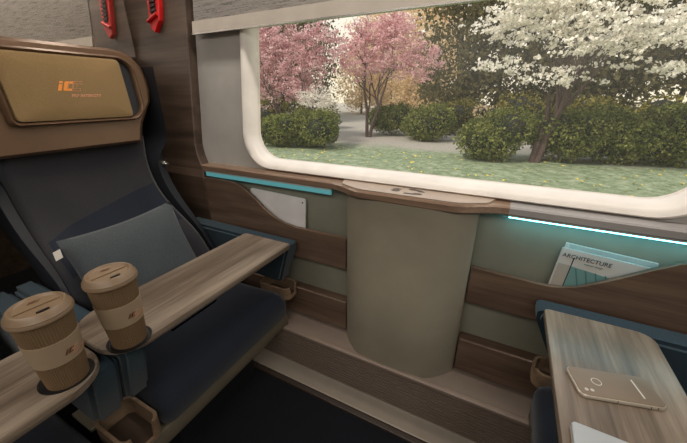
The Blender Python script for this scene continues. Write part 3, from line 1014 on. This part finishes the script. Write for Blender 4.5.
blossom_tree(.98, 13.3, 'large spreading tree with white blossom and a leaning double trunk', 'white_blossom', 2, 2.4, .12,
             [(-.2, 12.4, 3.3, 1.9, 1.5, .85), (1.6, 11.8, 2.9, 2.0, 1.5, 1.0), (3.6, 12.0, 2.9, 2.0, 1.5, .8), (-.4, 12.2, 2.2, 1.2, 1.0, .4), (1.2, 12.0, 1.8, 1.5, 1.0, .35), (3.6, 12.0, 1.95, 1.4, 1, .4), (1.6, 12.0, 4.2, 3.2, 1.6, .9), (.3, 12, 3.8, 1.8, 1.4, .9)], 15500, .062,
             stemd=[(.02, 0, 1), (.30, 0, 1)], spread=.8, spray=16, puff=.085)

# woodland behind
def forest_tree(x, y, h, w, label, mat, n, low=.25, group='woodland trees behind the hedge', leaf=.16):
    t = thing('woodland_tree', (x, y, GZ), label, 'tree', group)
    bm = NB()
    tube(bm, [(x, y, GZ), (x+.1, y, GZ+h*.3), (x-.05, y, GZ+h*.6), (x, y, GZ+h*.92)], [.16, .13, .09, .03], 8)
    for k in range(6):
        a = random.uniform(0, 2*PI); z = GZ+h*random.uniform(.3, .75)
        tube(bm, [(x, y, z), (x+math.cos(a)*w*.3, y+math.sin(a)*w*.3, z+h*.12)], [.05, .02], 6)
    obj('trunk', bm, M['bark_dark'], t, True)
    cl = []
    for _ in range(120):
        z = random.uniform(low, 1.0)
        rr = w*.5*math.sqrt(max(.05, 1-((z-.55)/.52)**2))*math.sqrt(random.random())
        a = random.uniform(0, 2*PI)
        cl.append((Vector((x+rr*math.cos(a), y+rr*math.sin(a), GZ+h*z)), w*random.uniform(.08, .15)))
    def smp():
        p, s = random.choice(cl)
        return p+Vector((random.gauss(0, s), random.gauss(0, s), random.gauss(0, s*.8)))
    V, Fc = leaf_cloud(n, smp, leaf)
    raw('foliage', V, Fc, M[mat], t)
    return t
k = 0
for x, y, h, w, mt in [(-3.9, 25, 10, 5.2, 'far_leaf'), (-1.2, 24, 9.5, 5.0, 'far_leaf'), (1.8, 25, 10, 5.4, 'far_leaf'), (4.8, 24, 9, 5, 'far_leaf'), (8.0, 25, 10, 5.5, 'far_leaf'), (11.6, 26, 10, 5.5, 'far_leaf'),
                       (-18.5, 24, 10, 6, 'far_leaf'), (-22.5, 24, 10, 6, 'far_leaf'), (-26.8, 26, 9, 5, 'far_leaf'),
                       (-14.0, 40, 7, 6, 'gold_leaf'), (-10.5, 38, 5, 4.6, 'gold_leaf'), (-18, 40, 8, 6, 'gold_leaf'), (-6.5, 36, 9, 6, 'gold_leaf')]:
    kind = 'tall olive dark woodland tree' if mt == 'far_leaf' else 'pale golden tree far off in the clearing'
    where = ['behind the middle bushes', 'left of the white tree crown', 'behind the white tree trunk', 'behind the white tree right half', 'near the right window edge', 'beyond the right window edge',
             'behind the left window edge', 'furthest left', 'at the far left end of the wood', 'left of the two-stemmed pink tree', 'directly behind the pink stems', 'behind the left pink crown', 'right of the pink stems'][k]
    forest_tree(x, y, h, w, kind+' '+where, mt, 9500 if mt == 'far_leaf' else 6000, .12 if mt != 'far_leaf' else (.3 if k in (4, 5) else .14), leaf=.13)
    k += 1
for x, y, h, w, lab in [(-20.5, 31, 11, 6, 'hazy olive tree behind the gap left of the pink stems'), (-26, 32, 11, 6.5, 'hazy olive tree behind the dense pink tree crown'), (-31.5, 33, 11, 6.5, 'hazy olive tree beyond the left window edge')]:
    forest_tree(x, y, h, w, lab, 'far_leaf', 7000, .08, leaf=.15)
for x, y, h, w, lab in [(-17.5, 46, 14, 8, 'tall pale golden tree at the back of the clearing, left one'), (-11, 47, 14, 8, 'tall pale golden tree at the back of the clearing, right one')]:
    forest_tree(x, y, h, w, lab, 'gold_leaf', 7000, .08, leaf=.2)
bush(-1.2, 17.6, 1.0, 2.3, 'small golden shrub rising behind the free-standing round bush', 'gold_leaf', 900, 'hedge bushes at the back', .06)

# fallen leaves on the lawn
V, Fc = [], []
for _ in range(240):
    x, y = random.uniform(-9, 7), random.uniform(8.2, 13.5)
    a = random.uniform(0, PI); s = random.uniform(.03, .065); i = len(V)
    V += [(x+s*math.cos(a), y+s*math.sin(a), GZ+.03), (x-s*.6*math.sin(a), y+s*.6*math.cos(a), GZ+.045), (x-s*math.cos(a), y-s*math.sin(a), GZ+.03), (x+s*.6*math.sin(a), y-s*.6*math.cos(a), GZ+.012)]
    Fc.append((i, i+1, i+2, i+3))
tag(raw('fallen_leaves', V, Fc, M['yellow_leaf']), 'yellow fallen leaves scattered over the green lawn', 'leaves', kind='stuff')

# ------------------------------------------------------------------ lights
def area(name, loc, rot, sx, sy, e, col):
    l = bpy.data.lights.new(name, 'AREA'); l.shape = 'RECTANGLE'; l.size = sx; l.size_y = sy; l.energy = e; l.color = col
    o = bpy.data.objects.new(name, l); C.objects.link(o); o.location = loc; o.rotation_euler = rot; return o
area('ceiling_light', (.45, -.75, 2.17), (math.radians(8), 0, 0), 3.8, 1.1, 42, (1, .93, .84))
area('window_wall_fill', (-.27, .93, 2.12), (math.radians(-6), 0, 0), 3.4, .08, 15, (1, .91, .82))  # added lamp out of view, brightens the wall, window frame and sill
sp = bpy.data.lights.new('reading_light', 'SPOT'); sp.energy = 8; sp.color = (1, .78, .52); sp.spot_size = math.radians(52); sp.spot_blend = .8; sp.shadow_soft_size = .03
so = bpy.data.objects.new('reading_light', sp); C.objects.link(so); so.location = (-.75, .58, 2.1)
so.rotation_euler = (Vector((-1.36, .58, 1.26))-so.location).to_track_quat('-Z', 'Y').to_euler()
sun = bpy.data.lights.new('sun', 'SUN'); sun.energy = 3.1; sun.angle = math.radians(12); sun.color = (1, .93, .82)
so = bpy.data.objects.new('sun', sun); C.objects.link(so); so.rotation_euler = (math.radians(38), math.radians(-24), 0)

w = bpy.data.worlds.new('World'); bpy.context.scene.world = w; w.use_nodes = True
nt = w.node_tree; bg = nt.nodes['Background']
tc = nt.nodes.new('ShaderNodeTexCoord'); sx = nt.nodes.new('ShaderNodeSeparateXYZ')
nt.links.new(tc.outputs['Generated'], sx.inputs[0])
col = ramp(nt, sx.outputs['Z'], [(.0, (.95, .88, .66, 1)), (.25, (.9, .88, .8, 1)), (1.0, (.62, .72, .85, 1))])
nt.links.new(col, bg.inputs['Color']); bg.inputs['Strength'].default_value = 1.0

# ------------------------------------------------------------------ camera
cam = bpy.data.cameras.new('camera'); co = bpy.data.objects.new('camera', cam); C.objects.link(co)
cam.sensor_fit = 'HORIZONTAL'; cam.sensor_width = 36; cam.lens = 36*311.0/687; cam.clip_start = .02; cam.clip_end = 300
co.location = (0, 0, 1.27)
co.rotation_euler = (math.radians(90-22.1), 0, math.radians(27.3))
sc = bpy.context.scene
sc.camera = co
sc.view_settings.view_transform = 'Standard'
sc.view_settings.look = 'None'
sc.view_settings.exposure = .35
sc.view_settings.gamma = 1
sc.view_settings.use_curve_mapping = False
